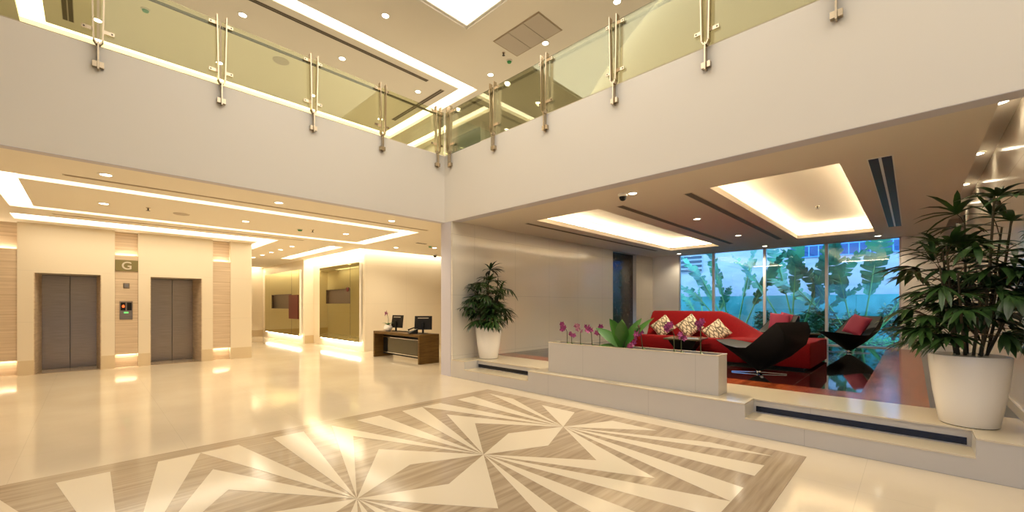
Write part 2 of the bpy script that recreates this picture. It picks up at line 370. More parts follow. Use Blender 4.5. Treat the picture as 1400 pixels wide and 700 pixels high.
for q, l in ((sky, 'large bright ceiling light panel at the top of the double height lobby'), (sky_fill, 'added unseen fill light panel, towards the front of the lobby, behind the viewer')):  # the second panel is added out of view to brighten the lobby ends
    sk = empty('ceiling_light_panel', ((q[0] + q[1]) / 2, (q[2] + q[3]) / 2, ZC)); tag(sk, l, 'light')
    hx, hy = (q[1] - q[0]) / 2, (q[3] - q[2]) / 2
    MB().box(-hx + 0.05, hx - 0.05, -hy + 0.05, hy - 0.05, 0.05, 0.07).build('diffuser', M['sky_panel'], sk)
    MB().slab(-hx, hx, -hy, hy, 0.03, 0.115, [(-hx + 0.05, hx - 0.05, -hy + 0.05, hy - 0.05)]).build('frame', M['white_trim'], sk)
# gallery floor, upper walls
S('floor_gallery', M['paint'], lambda b: (b.box(-9.6, 6.2, 0.13, 8.0, 3.9, 4.1), b.box(0.2, 6.2, -12.2, 0.13, 3.9, 4.1)))
S('wall_gallery_back', M['paint'], lambda b: b.box(-9.6, 2.5, 7.9, 8.0, 4.1, ZC))
S('wall_gallery_side', M['paint'], lambda b: (b.box(2.5, 2.6, 1.62, 8.0, 4.1, ZC), b.box(2.6, 6.2, 7.9, 8.0, 4.1, ZC), b.box(6.1, 6.2, -12.2, 8.0, 4.1, ZC)))
gw = empty('window_1', (2.5, 2.45, 5.6)); struct(gw)
MB().box(-0.02, 0.0, -0.80, 0.80, 0.0, 1.0).build('pane', mat('dark green glass', (0.05, 0.075, 0.045), 0.15), gw)
MB().box(-0.035, 0.0, -0.83, 0.83, 1.0, 1.03).box(-0.035, 0.0, 0.80, 0.83, 0.0, 1.0).box(-0.035, 0.0, -0.83, -0.80, 0.0, 1.0).build('window_frame', M['white_trim'], gw)
# outer walls of the atrium (behind the camera)
S('wall_left', M['paint'], lambda b: (b.box(-9.7, -9.6, -12.2, -11.0, 0, ZC), b.box(-9.7, -9.6, -11.0, -2.5, 2.9, ZC), b.box(-9.7, -9.6, -2.5, 15.4, 0, ZC)))
for n_, (loc_, rz_, h_) in enumerate((((-9.65, -6.75, 0), PI / 2, 4.25), ((-5.0, -12.25, 0), 0.0, 3.0))):
    w_ = empty('window_%d' % (6 + n_), loc_, rz_); struct(w_)
    t_ = 2.9 if n_ == 0 else 1.5
    MB().box(-h_, h_, -0.006, 0.006, 0.05, t_ - 0.04).build('pane', M['tinted' if n_ == 0 else 'tinted_dark'], w_)
    fb = MB().box(-h_, h_, -0.04, 0.04, t_ - 0.06, t_).box(-h_, h_, -0.04, 0.04, 0.0, 0.05)
    for q in range(5): x_ = -h_ + q * h_ / 2; fb.box(x_ - 0.03, x_ + 0.03, -0.04, 0.04, 0.05, t_ - 0.06)
    fb.build('window_frame', M['mullion'], w_)
S('ground_street', M['slate'], lambda b: (b.box(-30, -9.7, -30, 16, -0.2, -0.02), b.box(-9.7, 6, -30, -12.3, -0.2, -0.02)))
S('wall_front', M['paint'], lambda b: (b.box(-9.6, -8.0, -12.3, -12.2, 0, ZC), b.box(-8.0, -2.0, -12.3, -12.2, 1.5, ZC), b.box(-2.0, 6.2, -12.3, -12.2, 0, ZC)))
S('wall_right', M['panel'], lambda b: (b.box(0.0, 0.2, -8.15, -7.95, ZP, Z1 - 0.006), b.box(0.2, 9.4, -8.15, -7.95, ZP, 3.62)))
S('wall_front_right', M['paint'], lambda b: b.box(0.0, 0.1, -12.2, -8.15, ZP, Z1 - 0.006))
S('trim_12', M['paint'], lambda b: (b.box(0.2, 9.4, -7.95, -7.66, 3.58, 3.62), b.box(0.2, 9.4, -7.70, -7.66, Z1 + 0.10, 3.62)))
S('baseboard_right', M['plinth_top'], lambda b: b.box(0.0, 9.25, -7.95, -7.93, ZP, ZP + 0.10))

# ------------------------------------------------------------------ lobby walls
# wall between lobby and lounge, its end face is the slim column
S('wall_middle', M['panel'], lambda b: (b.box(0.012, 6.46, -0.25, 0.12, 0.0, Z1 + 0.004), b.box(6.46, 8.03, -0.05, 0.12, ZP, Z1 + 0.10), b.box(6.46, 8.03, -0.25, -0.05, Z1 - 0.02, Z1 + 0.10), b.box(8.03, 9.4, -0.25, 0.12, ZP, Z1 + 0.004)))
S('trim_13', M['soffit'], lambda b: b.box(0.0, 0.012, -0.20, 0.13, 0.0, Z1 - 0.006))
S('trim_14', M['dark_marble'], lambda b: b.box(6.46, 8.03, -0.12, -0.05, ZP, Z1 - 0.02))
S('baseboard_middle', M['plinth'], lambda b: b.box(8.03, 9.3, -0.27, -0.25, ZP, ZP + 0.08))
# lift wall
YL = 6.4
def lift_wall(b):
    z = 3.36
    for a, c in ((-6.36, -6.13), (-5.10, -4.87), (-4.46, -4.24), (-3.20, -2.96), (-2.56, -2.05)): b.box(a, c, YL, 7.4, 0, z)
    for a, c in ((-6.13, -5.10), (-4.24, -3.20)): b.box(a, c, YL, 7.4, 2.2, z)
    for a, c in ((-9.6, -6.36), (-4.87, -4.46), (-2.96, -2.56)): b.box(a, c, 6.62, 7.4, 0, z)
    b.box(-2.30, -2.05, 7.4, 15.4, 0, z); b.box(-9.6, -2.05, 7.40, 7.6, 0, z)
S('wall_back', M['wall_marble'], lift_wall)
S('baseboard_back', mat('skirting marble', (0.66, 0.54, 0.36), 0.25), lambda b: [b.box(a, c, YL - 0.004, YL, 0, 0.31) for a, c in ((-6.36, -6.13), (-5.10, -4.87), (-4.46, -4.24), (-3.20, -2.96), (-2.56, -2.05))])
pl = ['wood veneer wall panel at the far left edge, left of the first lift', 'wood veneer wall panel between the two lifts, with call buttons', 'wood veneer wall panel right of the second lift']
for (a, c), l in zip(((-9.6, -6.36), (-4.87, -4.46), (-2.96, -2.56)), pl):
    r = empty('wall_panel', ((a + c) / 2, YL, 0)); tag(r, l, 'wall panel'); w = (c - a) / 2 - 0.002
    MB().box(-w, w, 0.02, 0.06, 0.32, 2.69).build('veneer', M['wood'], r)
    MB().box(-w, w, 0.17, 0.22, 0.0, 0.31).build('lower_veneer', M['wood'], r); MB().box(-w, w, 0.17, 0.22, 2.70, 3.26).build('upper_veneer', M['wood'], r)
    MB().box(-w, w, 0.06, 0.22, 0.34, 2.67).build('backing', M['wood'], r)
    MB().box(-w + 0.02, w - 0.02, 0.10, 0.14, 2.67, 2.685).build('strip_light', M['led_strip'], r); MB().box(-w + 0.02, w - 0.02, 0.10, 0.14, 0.325, 0.34).build('strip_light', M['led_strip'], r)
for k, (a, c) in enumerate(((-6.13, -5.10), (-4.24, -3.20))):
    d = empty('door_%d' % (k + 1), ((a + c) / 2, 7.3, 0)); struct(d)
    w = (c - a) / 2
    for s in (-1, 1): MB().box(min(0.006 * s, 0.445 * s), max(0.006 * s, 0.445 * s), 0.0, 0.05, 0.01, 2.19).build('door_leaf', M['steel'], d)
    j = MB()
    for s in (-1, 1):
        p = [(s * w, -0.895), (s * w, 0.06), (s * 0.445, 0.06), (s * 0.445, -0.01), (s * (w - 0.012), -0.895)]
        j.prism(p if s > 0 else p[::-1], 0, 2.2)
    j.build('door_jamb', M['wood'], d)
    MB().box(-w, w, -0.9, 0.05, -0.002, 0.006).build('sill', M['inlay_brown'], d)
    MB().box(-0.45, 0.45, 0.05, 0.08, 0, 2.2).build('shaft_panel', M['dark_metal'], d)

# lift sign, display, button plate
sg = empty('floor_sign', (-4.665, YL + 0.02, 2.32)); tag(sg, 'olive sign plate lettered G between the lifts', 'sign')
MB().box(-0.203, 0.203, -0.03, 0.0, 0.0, 0.26).build('plate', M['olive'], sg)
tcu = bpy.data.curves.new('letter', 'FONT'); tcu.body = 'G'; tcu.size = 0.26; tcu.align_x = 'CENTER'; tcu.extrude = 0.004; tcu.offset = 0.004
to = bpy.data.objects.new('letter_source', tcu); COL.objects.link(to)
me = bpy.data.meshes.new_from_object(to.evaluated_get(bpy.context.evaluated_depsgraph_get())); bpy.data.objects.remove(to)
lo = bpy.data.objects.new('letter', me); COL.objects.link(lo); lo.parent = sg; me.materials.clear(); me.materials.append(M['sign_grey'])
lo.rotation_euler = (PI / 2, 0, 0); lo.location = (0.0, -0.034, 0.04)
ds = empty('floor_indicator', (-4.67, YL + 0.02, 1.90)); tag(ds, 'small square grey indicator plate under the G sign', 'indicator')
MB().box(-0.055, 0.055, -0.012, 0, 0, 0.13).build('plate', M['steel'], ds, bevel=0.004); MB().box(-0.03, 0.03, -0.015, -0.011, 0.04, 0.10).build('screen', mat('grey screen', (0.22, 0.2, 0.2), 0.3), ds)
bt = empty('lift_call_panel', (-4.675, YL + 0.02, 1.15)); tag(bt, 'steel lift call panel with red arrow display and green button', 'call panel')
MB().box(-0.115, 0.115, -0.015, 0, 0, 0.44).build('plate', M['steel'], bt, bevel=0.004)
for x in (-0.055, 0.055): MB().box(x - 0.042, x + 0.042, -0.019, -0.014, 0.22, 0.41).build('display', M['black'], bt)
MB().prism([(-0.02, 0.0), (0.02, 0.0), (0.02, 0.03), (0.03, 0.03), (0.0, 0.07), (-0.03, 0.03), (-0.02, 0.03)], 0, 0.004).build('arrow', M['red_led'], bt, loc=(-0.05, -0.019, 0.29))
bpy.context.view_layer.update()
for ch in bt.children:
    if ch.name.startswith('arrow'): ch.rotation_euler = (PI / 2, 0, 0)
MB().box(-0.04, 0.04, -0.019, -0.014, 0.15, 0.185).build('button', M['green_led'], bt)

# corridor: glass fronted blocks, desk wall, end wall
S('wall_desk', M['wall_marble_side'], lambda b: (b.box(0.88, 6.2, 5.48, 5.60, 0, 3.36), b.box(0.88, 1.0, 5.60, 9.80, 0, 3.36), b.box(0.52, 1.0, 9.80, 9.90, 0, 3.36), b.box(0.52, 0.6, 9.90, 15.4, 0, 3.36)))
S('wall_lobby_right', M['paint'], lambda b: b.box(6.1, 6.2, 0.12, 5.48, 0, 3.36))
S('wall_corridor_end', M['wall_marble'], lambda b: b.box(-2.05, 0.52, 15.2, 15.4, 0, 3.36))
S('baseboard_corridor', mat('tan skirting marble', (0.58, 0.46, 0.28), 0.25), lambda b: (b.box(-2.05, 0.52, 15.17, 15.2, 0, 0.31), b.box(0.56, 0.88, 9.77, 9.80, 0, 0.31)))
for (xf, y0, y1, nz, lbl, ny) in ((0.86, 5.62, 8.85, (1.55, 2.05), 'nearer bronze mirror glass panel with dark niche, beside the desk wall', (6.25, 8.25)),
                                  (0.50, 9.95, 14.4, (1.35, 1.95), 'farther bronze mirror glass panel with dark niche, down the corridor', (10.8, 13.4))):
    g = empty('glass_wall_panel', (xf, (y0 + y1) / 2, 0)); tag(g, lbl, 'glass panel'); yc = g.location.y; h = (y1 - y0) / 2; ys_ = 0.2 * (y1 - y0)
    a, c = ny[0] - yc, ny[1] - yc
    b = MB()
    for (p, q) in ((-h, a - 0.0), (c, h)): b.box(-0.10, -0.085, p, q, 0.29, 2.88)
    b.box(-0.10, -0.085, a, c, 0.29, nz[0]); b.box(-0.10, -0.085, a, c, nz[1], 2.88)
    b.build('glass', M['gold_glass'], g)
    MB().box(-0.102, -0.099, a - 0.012, a, 0.29, 2.88).build('joint', M['dark_metal'], g)
    MB().box(-0.02, 0.02, a, c, nz[0], nz[1]).box(-0.085, -0.02, a, c, nz[0], nz[0] + 0.01).box(-0.085, -0.02, a, c, nz[1] - 0.01, nz[1]).box(-0.085, -0.02, a, a + 0.01, nz[0], nz[1]).box(-0.085, -0.02, c - 0.01, c, nz[0], nz[1]).build('niche', M['niche'], g)
    MB().box(-0.085, 0.0, -h, h, 2.86, 2.88).box(-0.085, 0.0, -h, -h + 0.01, 0.29, 2.86).box(-0.085, 0.0, h - 0.01, h, 0.29, 2.86).build('frame', M['white_trim'], g)
    MB().box(-0.075, -0.015, -h + 0.03, h - 0.03, 0.275, 0.29).build('strip_light', M['led_strip'], g)
o = MB().box(-0.02, 0.0, -0.52, 0.52, 0, 0.95).build('red_square_reflection', M['dark_red'], loc=(0.398, 10.55, 0.95)); tag(o, 'dark red square reflection painted on the farther bronze glass panel', 'reflection')  # flat red box models a reflection in the mirror glass
o = MB().lathe([(0.075, 0), (0.075, 0.03), (0.05, 0.045)], 20).build('red_disc_reflection', M['dark_red'], loc=(0.758, 6.42, 2.02)); o.rotation_euler = (0, -PI / 2, 0); tag(o, 'small dark red round reflection painted on the nearer bronze glass panel', 'mirrored disc')  # solid red disc standing in for a mirrored red spot

# ------------------------------------------------------------------ lounge window wall and garden
XW = 9.3
S('wall_window_side', M['paint'], lambda b: (b.box(XW, XW + 0.15, -1.22, 0.12, ZP, 4.1), b.box(XW, XW + 0.15, -8.15, -6.95, ZP, 4.1), b.box(XW, XW + 0.15, -6.95, -1.22, Z1, 4.1)))
muls = [-1.22, -2.37, -3.87, -5.41, -6.95]
for k in range(4):
    y1, y0 = muls[k], muls[k + 1]; w = empty('window_%d' % (k + 2), (XW, (y0 + y1) / 2, ZP)); struct(w); h = (y1 - y0) / 2
    MB().box(0.04, 0.05, -h + 0.02, h - 0.02, 0.03, Z1 - ZP - 0.02).build('pane', M['pane'], w)
    MB().box(0.0, 0.10, h - 0.035, h, 0.0, Z1 - ZP).box(0.0, 0.10, -h, -h + 0.035, 0.0, Z1 - ZP).box(0.0, 0.10, -h, h, 0.0, 0.03).box(0.0, 0.10, -h, h, Z1 - ZP - 0.02, Z1 - ZP).build('window_frame', M['mullion'], w)
S('ground_garden', M['earth'], lambda b: b.box(XW - 0.05, 20, -16, 9, 0.0, 0.30))
gwall = S('wall_garden', M['out_wall'], lambda b: b.box(14.2, 14.4, -16, 9, 0.3, 6.2))
S('wall_garden_low', M['out_low'], lambda b: b.box(12.9, 13.1, -16, 9, 0.3, 1.86))
lv = empty('louvred_vent', (14.2, 0.25, 3.0)); tag(lv, 'dark louvred vent on the pale wall outside, behind the left palm', 'vent')
MB().box(-0.03, 0.0, -0.55, 0.55, 0, 1.4).build('backing', mat('pale louvre frame', (0.4, 0.45, 0.5), 0.6), lv)
for k in range(7):
    MB().box(-0.08, -0.03, -0.53, 0.53, 0.04 + 0.2 * k, 0.15 + 0.2 * k).build('slat', M['louvre'], lv)
tw = MB().box(-0.05, 0.0, -3.2, 0.9, 0, 3.0).build('tiled_window', M['tower_tile'], loc=(14.2, -4.6, 3.35)); tag(tw, 'dark blue gridded window high on the wall outside, behind the right palm', 'window')

rnd = random.Random(11)
def paddle_leaf(b, base, d, L, W, droop, rng, roll=0.0):
    """torn paddle leaf: strips either side of a bending midrib"""
    d = Vector(d).normalized(); pos = Vector(base); n = 16; side = d.cross(Vector((0, 0, 1)))
    if side.length < 0.1: side = Vector((0, 1, 0))
    side.normalize(); side = Matrix.Rotation(roll, 3, d) @ side
    for k in range(n):
        t = k / n; w = W * math.sin(PI * min(1, 0.10 + 0.9 * t)) ** 0.6 * (1 if t < .92 else .6)
        nd = (d + Vector((0, 0, -droop / n))).normalized(); nxt = pos + nd * (L / n)
        for s in (-1, 1):
            sd = side * s; ww = w * .72 * rng.uniform(0.75, 1.05); up = nd.cross(side) * rng.uniform(-0.12, 0.22) * W; fwd = nd * rng.uniform(0.10, 0.30) * W
            gap = rng.choice((0.02, 0.05, 0.22))
            b.add([pos, nxt, nxt + sd * ww * .55 + up * .4 + fwd * .5, pos + sd * ww * .55 + up * .4 + fwd * .5], [(0, 1, 2, 3)])
            b.add([pos + sd * ww * .55 + up * .4 + fwd * .5, nxt + sd * ww * .55 + up * .4 + fwd * .5, nxt + sd * ww - nd * (L / n) * gap + up * 1.2 + fwd, pos + sd * ww + nd * (L / n) * gap + up * 1.2 + fwd], [(0, 1, 2, 3)])
        pos, d = nxt, nd
def big_palm(x, y, leaves, label, seed):
    rng = random.Random(seed); r = empty('traveller_palm', (x, y, 0.30)); tag(r, label, 'palm', 'big palms in the garden')
    st = MB(); lf = MB()
    for ang, stalk, L, W in leaves:                 # lean along y, in degrees from vertical (+ = image left)
        a = math.radians(ang); d = Vector((rng.uniform(-0.16, 0.10), math.sin(a), math.cos(a))).normalized()
        p0 = Vector((rng.uniform(-.1, .1), rng.uniform(-.12, .12) + 0.12 * math.sin(a), 0)); p1 = p0 + d * stalk
        st.tube([p0, (p0 + p1) / 2, p1, p1 + d * L * 0.5], [0.04, 0.03, 0.022, 0.012], 6)
        paddle_leaf(lf, p1, d, L, W, 0.25 + abs(math.sin(a)) * 0.5, rng, rng.uniform(0.9, 1.9) * rng.choice((-1, 1)) * 0.45 + PI / 2 * 0.0)
    st.build('stalk', M['banana_stem'], r, smooth=True); lf.build('foliage', M['banana'], r)
big_palm(11.0, -2.55, [(38, 1.5, 1.3, .30), (26, 1.5, 2.1, .34), (10, 1.6, 2.1, .34), (-10, 1.5, 2.2, .32), (-22, 1.3, 2.0, .34), (48, .9, .8, .25)], 'big leaved palm outside the window, leftmost of the three, above the red sofa', 3)
big_palm(11.0, -4.35, [(26, 1.5, 2.0, .38), (12, 1.6, 2.3, .40), (-4, 1.6, 2.2, .36), (-16, 1.5, 2.4, .36), (-28, 1.4, 2.1, .36), (-36, 1.2, 1.3, .30)], 'big leaved palm outside the window, middle of the three', 4)
big_palm(10.9, -6.05, [(40, 1.4, 1.8, .38), (26, 1.5, 2.0, .42), (10, 1.4, 2.1, .46), (-8, 1.5, 2.2, .46), (-28, 1.3, 1.9, .4), (-38, 1.2, 1.6, .36)], 'big leaved palm outside the window, rightmost, behind the chair with magenta cushion', 5)
big_palm(12.3, -1.2, [(30, 1.1, 1.0, .25), (8, 1.2, 1.1, .25), (-20, 1.1, 1.0, .25)], 'small big leaved palm far left outside, near the window edge', 6)
def leafball(b, rng, c, R, n, size):
    for _ in range(n):
        v = Vector((rng.gauss(0, 1), rng.gauss(0, 1), rng.gauss(0, 1))).normalized() * (rng.random() ** 0.4)
        p = Vector(c) + Vector((v.x * R[0], v.y * R[1], v.z * R[2])); a = Vector((rng.gauss(0, 1), rng.gauss(0, 1), rng.gauss(0, .6))).normalized(); s = a.cross(Vector((rng.gauss(0, 1), rng.gauss(0, 1), rng.gauss(0, 1)))).normalized()
        L = size * rng.uniform(.7, 1.3); b.add([p, p + a * L * .5 + s * L * .16, p + a * L, p + a * L * .5 - s * L * .16], [(0, 1, 2, 3)])
for k, (x, y, h, l) in enumerate(((11.9, -3.3, .95, 'dark leafy shrub outside, between the left and middle palms'), (11.6, -4.75, 1.0, 'dark leafy shrub outside just right of the middle palm'), (10.6, -5.15, 1.05, 'dark leafy shrub outside, left of the rightmost palm'), (11.2, -6.75, 1.15, 'dark leafy shrub at the right end of the garden'), (12.2, -1.9, .8, 'low shrub outside, below the leftmost palm'), (12.0, -4.1, .8, 'small dark shrub outside, between the middle palm stalks and its left mullion'), (12.2, -5.75, .9, 'dark shrub outside at the foot of the rightmost palm'))):
    r = empty('garden_shrub', (x, y, 0.30)); tag(r, l, 'shrub', 'shrubs in the garden')
    b = MB(); leafball(b, rnd, (0, 0, h * .62), (.32, .36, h * .45), 620, .17); b.build('foliage', M['shrub'], r)
    t = MB()
    for q in range(5): t.tube([(0, 0, 0), (rnd.uniform(-.2, .2), rnd.uniform(-.25, .25), h * .9)], [.015, .006], 5)
    t.build('stem', M['cane'], r)
b = MB()
for _ in range(5200):
    p = Vector((rnd.uniform(9.62, 12.6), rnd.uniform(-8, 0), .30 + rnd.uniform(0.0, .20))); a = rnd.uniform(0, 2 * PI); d = Vector((math.cos(a), math.sin(a), rnd.uniform(-.2, .5))) * rnd.uniform(.06, .11); s = Vector((-math.sin(a), math.cos(a), 0)) * .03
    b.add([p, p + d * .5 + s, p + d, p + d * .5 - s], [(0, 1, 2, 3)])
o = b.build('ground_cover', M['cover']); o['kind'] = 'stuff'; tag(o, 'low green ground cover plants outside along the window foot', 'plants')

# ------------------------------------------------------------------ balustrade
def post(loc, rz, label):
    """local x along the rail, -y outward, z from the fascia top"""
    r = empty('balustrade_post', loc, rz); tag(r, label, 'post', 'balustrade posts')
    MB().bar((0, -0.045, -0.30), (0, -0.045, 0.03), 0.016, 0.075, (0, 1, 0)).build('stem', M['post'], r)
    for k in (-1, 1):
        MB().bar((k * 0.012, -0.045, 0.0), (k * 0.040, -0.045, 0.05), 0.014, 0.075, (0, 1, 0)).bar((k * 0.040, -0.045, 0.045), (k * 0.058, -0.045, 0.97), 0.015, 0.075, (0, 1, 0)).build('upright', M['post'], r)
        MB().box(min(k * .010, k * .052), max(k * .010, k * .052), -0.055, 0.0, -0.27, -0.20).build('fixing_plate', M['post'], r)
        for z in (0.17, 0.85):
            c = MB().box(min(k * 0.045, k * 0.145), max(k * 0.045, k * 0.145), -0.024, -0.010, z, z + 0.045).build('glass_clamp', M['post'], r)
            MB().box(min(k * .115, k * .13), max(k * .115, k * .13), -0.028, -0.024, z + 0.015, z + 0.030).build('bolt', M['dark_metal'], c)
    return r
LX = [-5.22, -3.97, -2.70, -1.46, -0.21]; RY = [-0.22, -1.55, -2.80, -4.09, -5.35, -6.61]
for k, x in enumerate(LX): post((x, 0.0, 4.67), 0.0, '%s steel balustrade post from the left on the left balcony' % ORD[k] if k < 4 else 'steel balustrade post at the balcony corner, on its left side')
for k, y in enumerate(RY): post((0.0, y, 4.67), -PI / 2, 'steel balustrade post at the balcony corner, on its right side' if k == 0 else ('%s steel balustrade post right of the corner on the right balcony' % ORD[k - 1] if k < 5 else 'rightmost steel balustrade post, only its foot showing at the top'))
def gpanel(p, q, rz, label):
    c = ((p[0] + q[0]) / 2, (p[1] + q[1]) / 2, 4.67); h = (Vector(q) - Vector(p)).length / 2 - 0.012
    r = empty('glass_panel', c, rz); tag(r, label, 'glass panel', 'balustrade glass panels')
    MB().box(-h, h, -0.006, 0.006, 0.02, 0.93).build('pane', M['rail_glass'], r)
    MB().box(-h, h, 0.03, 0.07, 0.86, 0.885).build('handrail', M['dark_metal'], r)
xs = [-6.47] + LX + [-0.0]
for k in range(len(xs) - 1): gpanel((xs[k], 0.01, 0), (xs[k + 1], 0.01, 0), 0.0, ('glass balustrade panel on the left balcony, %s from the left' % ORD[k]) if k < 5 else 'narrow glass strip closing the left balcony at the corner')
ys = [-0.0] + RY + [-7.87]
for k in range(len(ys) - 1): gpanel((0.01, ys[k], 0), (0.01, ys[k + 1], 0), -PI / 2, ('glass balustrade panel on the right balcony, %s from the corner' % ORD[k - 1]) if k > 0 else 'narrow glass strip closing the right balcony at the corner')

# ------------------------------------------------------------------ ceiling fittings
def downlight(x, y, z, label, power=14, group='downlights', lamp=True):
    r = empty('downlight', (x, y, z)); tag(r, label, 'downlight', group)
    MB().lathe([(0.085, 0.0), (0.085, -0.006), (0.06, -0.008), (0.06, -0.004)], 20, cap=False).build('ring', M['white_trim'], r, smooth=True)
    MB().lathe([(0.06, -0.003), (0.06, -0.007)], 20).build('lens', M['lamp'], r)
    if lamp:
        l = bpy.data.lights.new('lamp', 'SPOT'); l.energy = power; l.color = (1.0, 0.84, 0.60); l.spot_size = math.radians(140); l.spot_blend = 0.7; l.shadow_soft_size = 0.05
        lo = bpy.data.objects.new('lamp', l); COL.objects.link(lo); lo.parent = r; lo.location = (0, 0, -0.03)
for k, x in enumerate((-5.14, -3.02, -0.88)):
    downlight(x, 0.65, Z1 + .004, 'ceiling downlight in the row along the balcony edge before the lifts, %s from left' % ORD[k], 60)
    downlight(x + .02, 2.90, Z1 + .004, 'ceiling downlight inside the ring of cove light, %s from left' % ORD[k], 60)
downlight(1.26, 4.18, Z1 + .004, 'ceiling downlight above the reception desk, left one', 90)
downlight(2.13, 3.40, Z1 + .004, 'ceiling downlight above the reception desk, beside the slim column', 90)
for k, y in enumerate((6.19, 7.24, 8.21, 9.22, 10.33)): downlight(-1.05, y, Z1 + .004, 'small corridor downlight, %s from the front' % ORD[k], 40)
for k, (x, y) in enumerate(((0.68, -4.0), (3.38, -4.0), (6.16, -4.0), (8.78, -4.0))): downlight(x, y, Z1 + .004, 'lounge ceiling downlight in the centre row, %s from the balcony edge' % ORD[k], 280)
downlight(8.84, -1.41, Z1 + .004, 'lounge ceiling downlight at the left end of the windows', 45); downlight(8.72, -6.53, Z1 + .004, 'lounge ceiling downlight at the right end of the windows', 60)
for k, x in enumerate((1.2, 3.2, 5.2, 7.2)): downlight(x, -7.80, 3.578, 'small downlight in the ceiling recess along the right lounge wall, %s from the front' % ORD[k], 7)
up = [((-1.55, -0.31), 'upper ceiling downlight at the top beside the large light panel'), ((-1.54, 1.54), 'upper ceiling downlight left of the long slot, second from the corner'), ((0.34, 1.55), 'upper ceiling downlight inside the light ring near its corner'), ((1.08, -0.27), 'upper ceiling downlight between light ring corner and return grille'),
      ((1.08, -1.89), 'upper ceiling downlight just right of the return grille'), ((1.07, -3.50), 'upper ceiling downlight at the top edge, right of the grille'), ((-3.36, 1.52), 'upper ceiling downlight nearest the top left, inside the light ring')]
for (x, y), l in up: downlight(x, y, ZC, l, 28)
for x, l in ((-5.19, 'first from the left'), (-3.33, 'second from the left'), (-1.40, 'third from the left'), (0.43, 'fourth from the left')): downlight(x, 3.60, ZC, 'upper downlight seen through the left balcony glass, ' + l, 28)
downlight(2.81, -0.2, ZC, 'upper downlight seen through the right balcony glass, near the corner', 60)

def slotd(x0, x1, y0, y1, z, m, label, n=1, frame=True):
    r = empty('slot_diffuser', ((x0 + x1) / 2, (y0 + y1) / 2, z)); tag(r, label, 'air diffuser', 'ceiling slot diffusers'); a, c = (x1 - x0) / 2, (y1 - y0) / 2
    along = a > c; w = min(a, c)
    if frame: MB().box(-a, a, -c, c, -0.004, 0.0).build('frame', M['white_trim'] if m is M['black_slot'] else M['grille'], r)
    for k in range(n):
        u0 = -w + 2 * w * (k + .12) / n; u1 = -w + 2 * w * (k + .88) / n
        (MB().box(-a + .02, a - .02, u0, u1, -0.008, -0.003) if along else MB().box(u0, u1, -c + .02, c - .02, -0.008, -0.003)).build('slot', m, r)
zc = Z1 + .004
slotd(-5.55, 0.30, 1.03, 1.10, zc, M['slot_light'], 'thin slot diffuser along the lobby ceiling in front of the cove ring')
slotd(-5.8, -1.2, 4.72, 4.78, zc, M['slot_light'], 'thin slot diffuser along the lobby ceiling between cove ring and lift wall')
o = MB().box(-.16, .16, -.05, .05, -.006, 0).build('ceiling_access_plate', M['slot'], loc=(1.34, 2.92, zc)); tag(o, 'small dark rectangular plate in the ceiling above the desk', 'vent')
slotd(1.28, 7.6, -1.24, -1.14, zc, M['slot'], 'dark slot diffuser in the lounge ceiling, nearest the palm wall')
slotd(1.28, 7.6, -3.50, -3.36, zc, M['slot'], 'dark slot diffuser in the lounge ceiling right of the left cove')
slotd(1.28, 7.6, -4.69, -4.55, zc, M['slot'], 'dark slot diffuser in the lounge ceiling left of the right cove')
slotd(1.28, 7.3, -7.00, -6.76, zc, M['black_slot'], 'double black slot diffuser in the lounge ceiling, rightmost', 2)
slotd(-3.6, 0.24, 0.93, 1.03, ZC, M['slot'], 'long dark slot diffuser in the upper ceiling inside the cove ring', 2)
slotd(0.66, 0.78, 1.05, 3.4, ZC, M['slot'], 'dark slot diffuser in the upper ceiling beside the right end of the cove ring', 2)
slotd(-5.64, -5.49, 2.2, 4.02, ZC, M['slot'], 'dark double slot diffuser in the upper ceiling at the far left behind glass', 2)
gr = empty('return_air_grille', (0.655, -1.775, ZC)); tag(gr, 'grey three part return air grille in the upper ceiling', 'grille')
MB().box(-0.35, 0.35, -0.60, 0.60, -0.004, 0).build('frame', M['slot_light'], gr)
for k in range(3): MB().box(-0.325, 0.325, -0.575 + .387 * k, -0.575 + .387 * k + .375, -0.012, -0.003).build('panel', M['grille'], gr)
def dome(x, y, z, label):
    r = empty('ceiling_dome_camera', (x, y, z)); tag(r, label, 'camera')
    MB().lathe([(0.075, 0), (0.075, -0.035), (0.06, -0.045)], 20).build('base', M['white_trim'], r, smooth=True)
    MB().lathe([(0.058, -0.045), (0.055, -0.07), (0.04, -0.095), (0.02, -0.107), (0.001, -0.11)], 20).build('dome', M['black'], r, smooth=True)
dome(0.62, -3.86, zc, 'black dome camera in the lounge ceiling beside the first downlight'); dome(3.1, 4.75, zc, 'black dome camera high by the desk wall, next to the slim column')
def sprinkler(x, y, z, label):
    r = empty('ceiling_sprinkler', (x, y, z)); tag(r, label, 'sprinkler', 'ceiling sprinklers')
    MB().lathe([(0.035, 0), (0.03, -0.012)], 14).build('rose', M['post'], r); MB().lathe([(0.012, -0.01), (0.012, -0.05), (0.03, -0.052), (0.03, -0.056)], 12).build('head', M['dark_metal'], r)
sprinkler(-4.55, 2.78, zc, 'ceiling sprinkler beside the first downlight inside the cove ring'); sprinkler(2.3, -2.35, Z1 + .36, 'sprinkler inside the left lounge cove, front one'); sprinkler(5.6, -2.35, Z1 + .36, 'sprinkler inside the left lounge cove, rear one'); sprinkler(2.2, -5.6, Z1 + .36, 'sprinkler inside the right lounge cove, front one'); sprinkler(5.6, -5.7, Z1 + .36, 'sprinkler inside the right lounge cove, rear one')
sprinkler(-1.64, 2.93, zc, 'ceiling sprinkler right of the green fitting inside the cove ring'); sprinkler(0.72, -1.06, ZC, 'small dark sprinkler in the upper ceiling below the return grille')
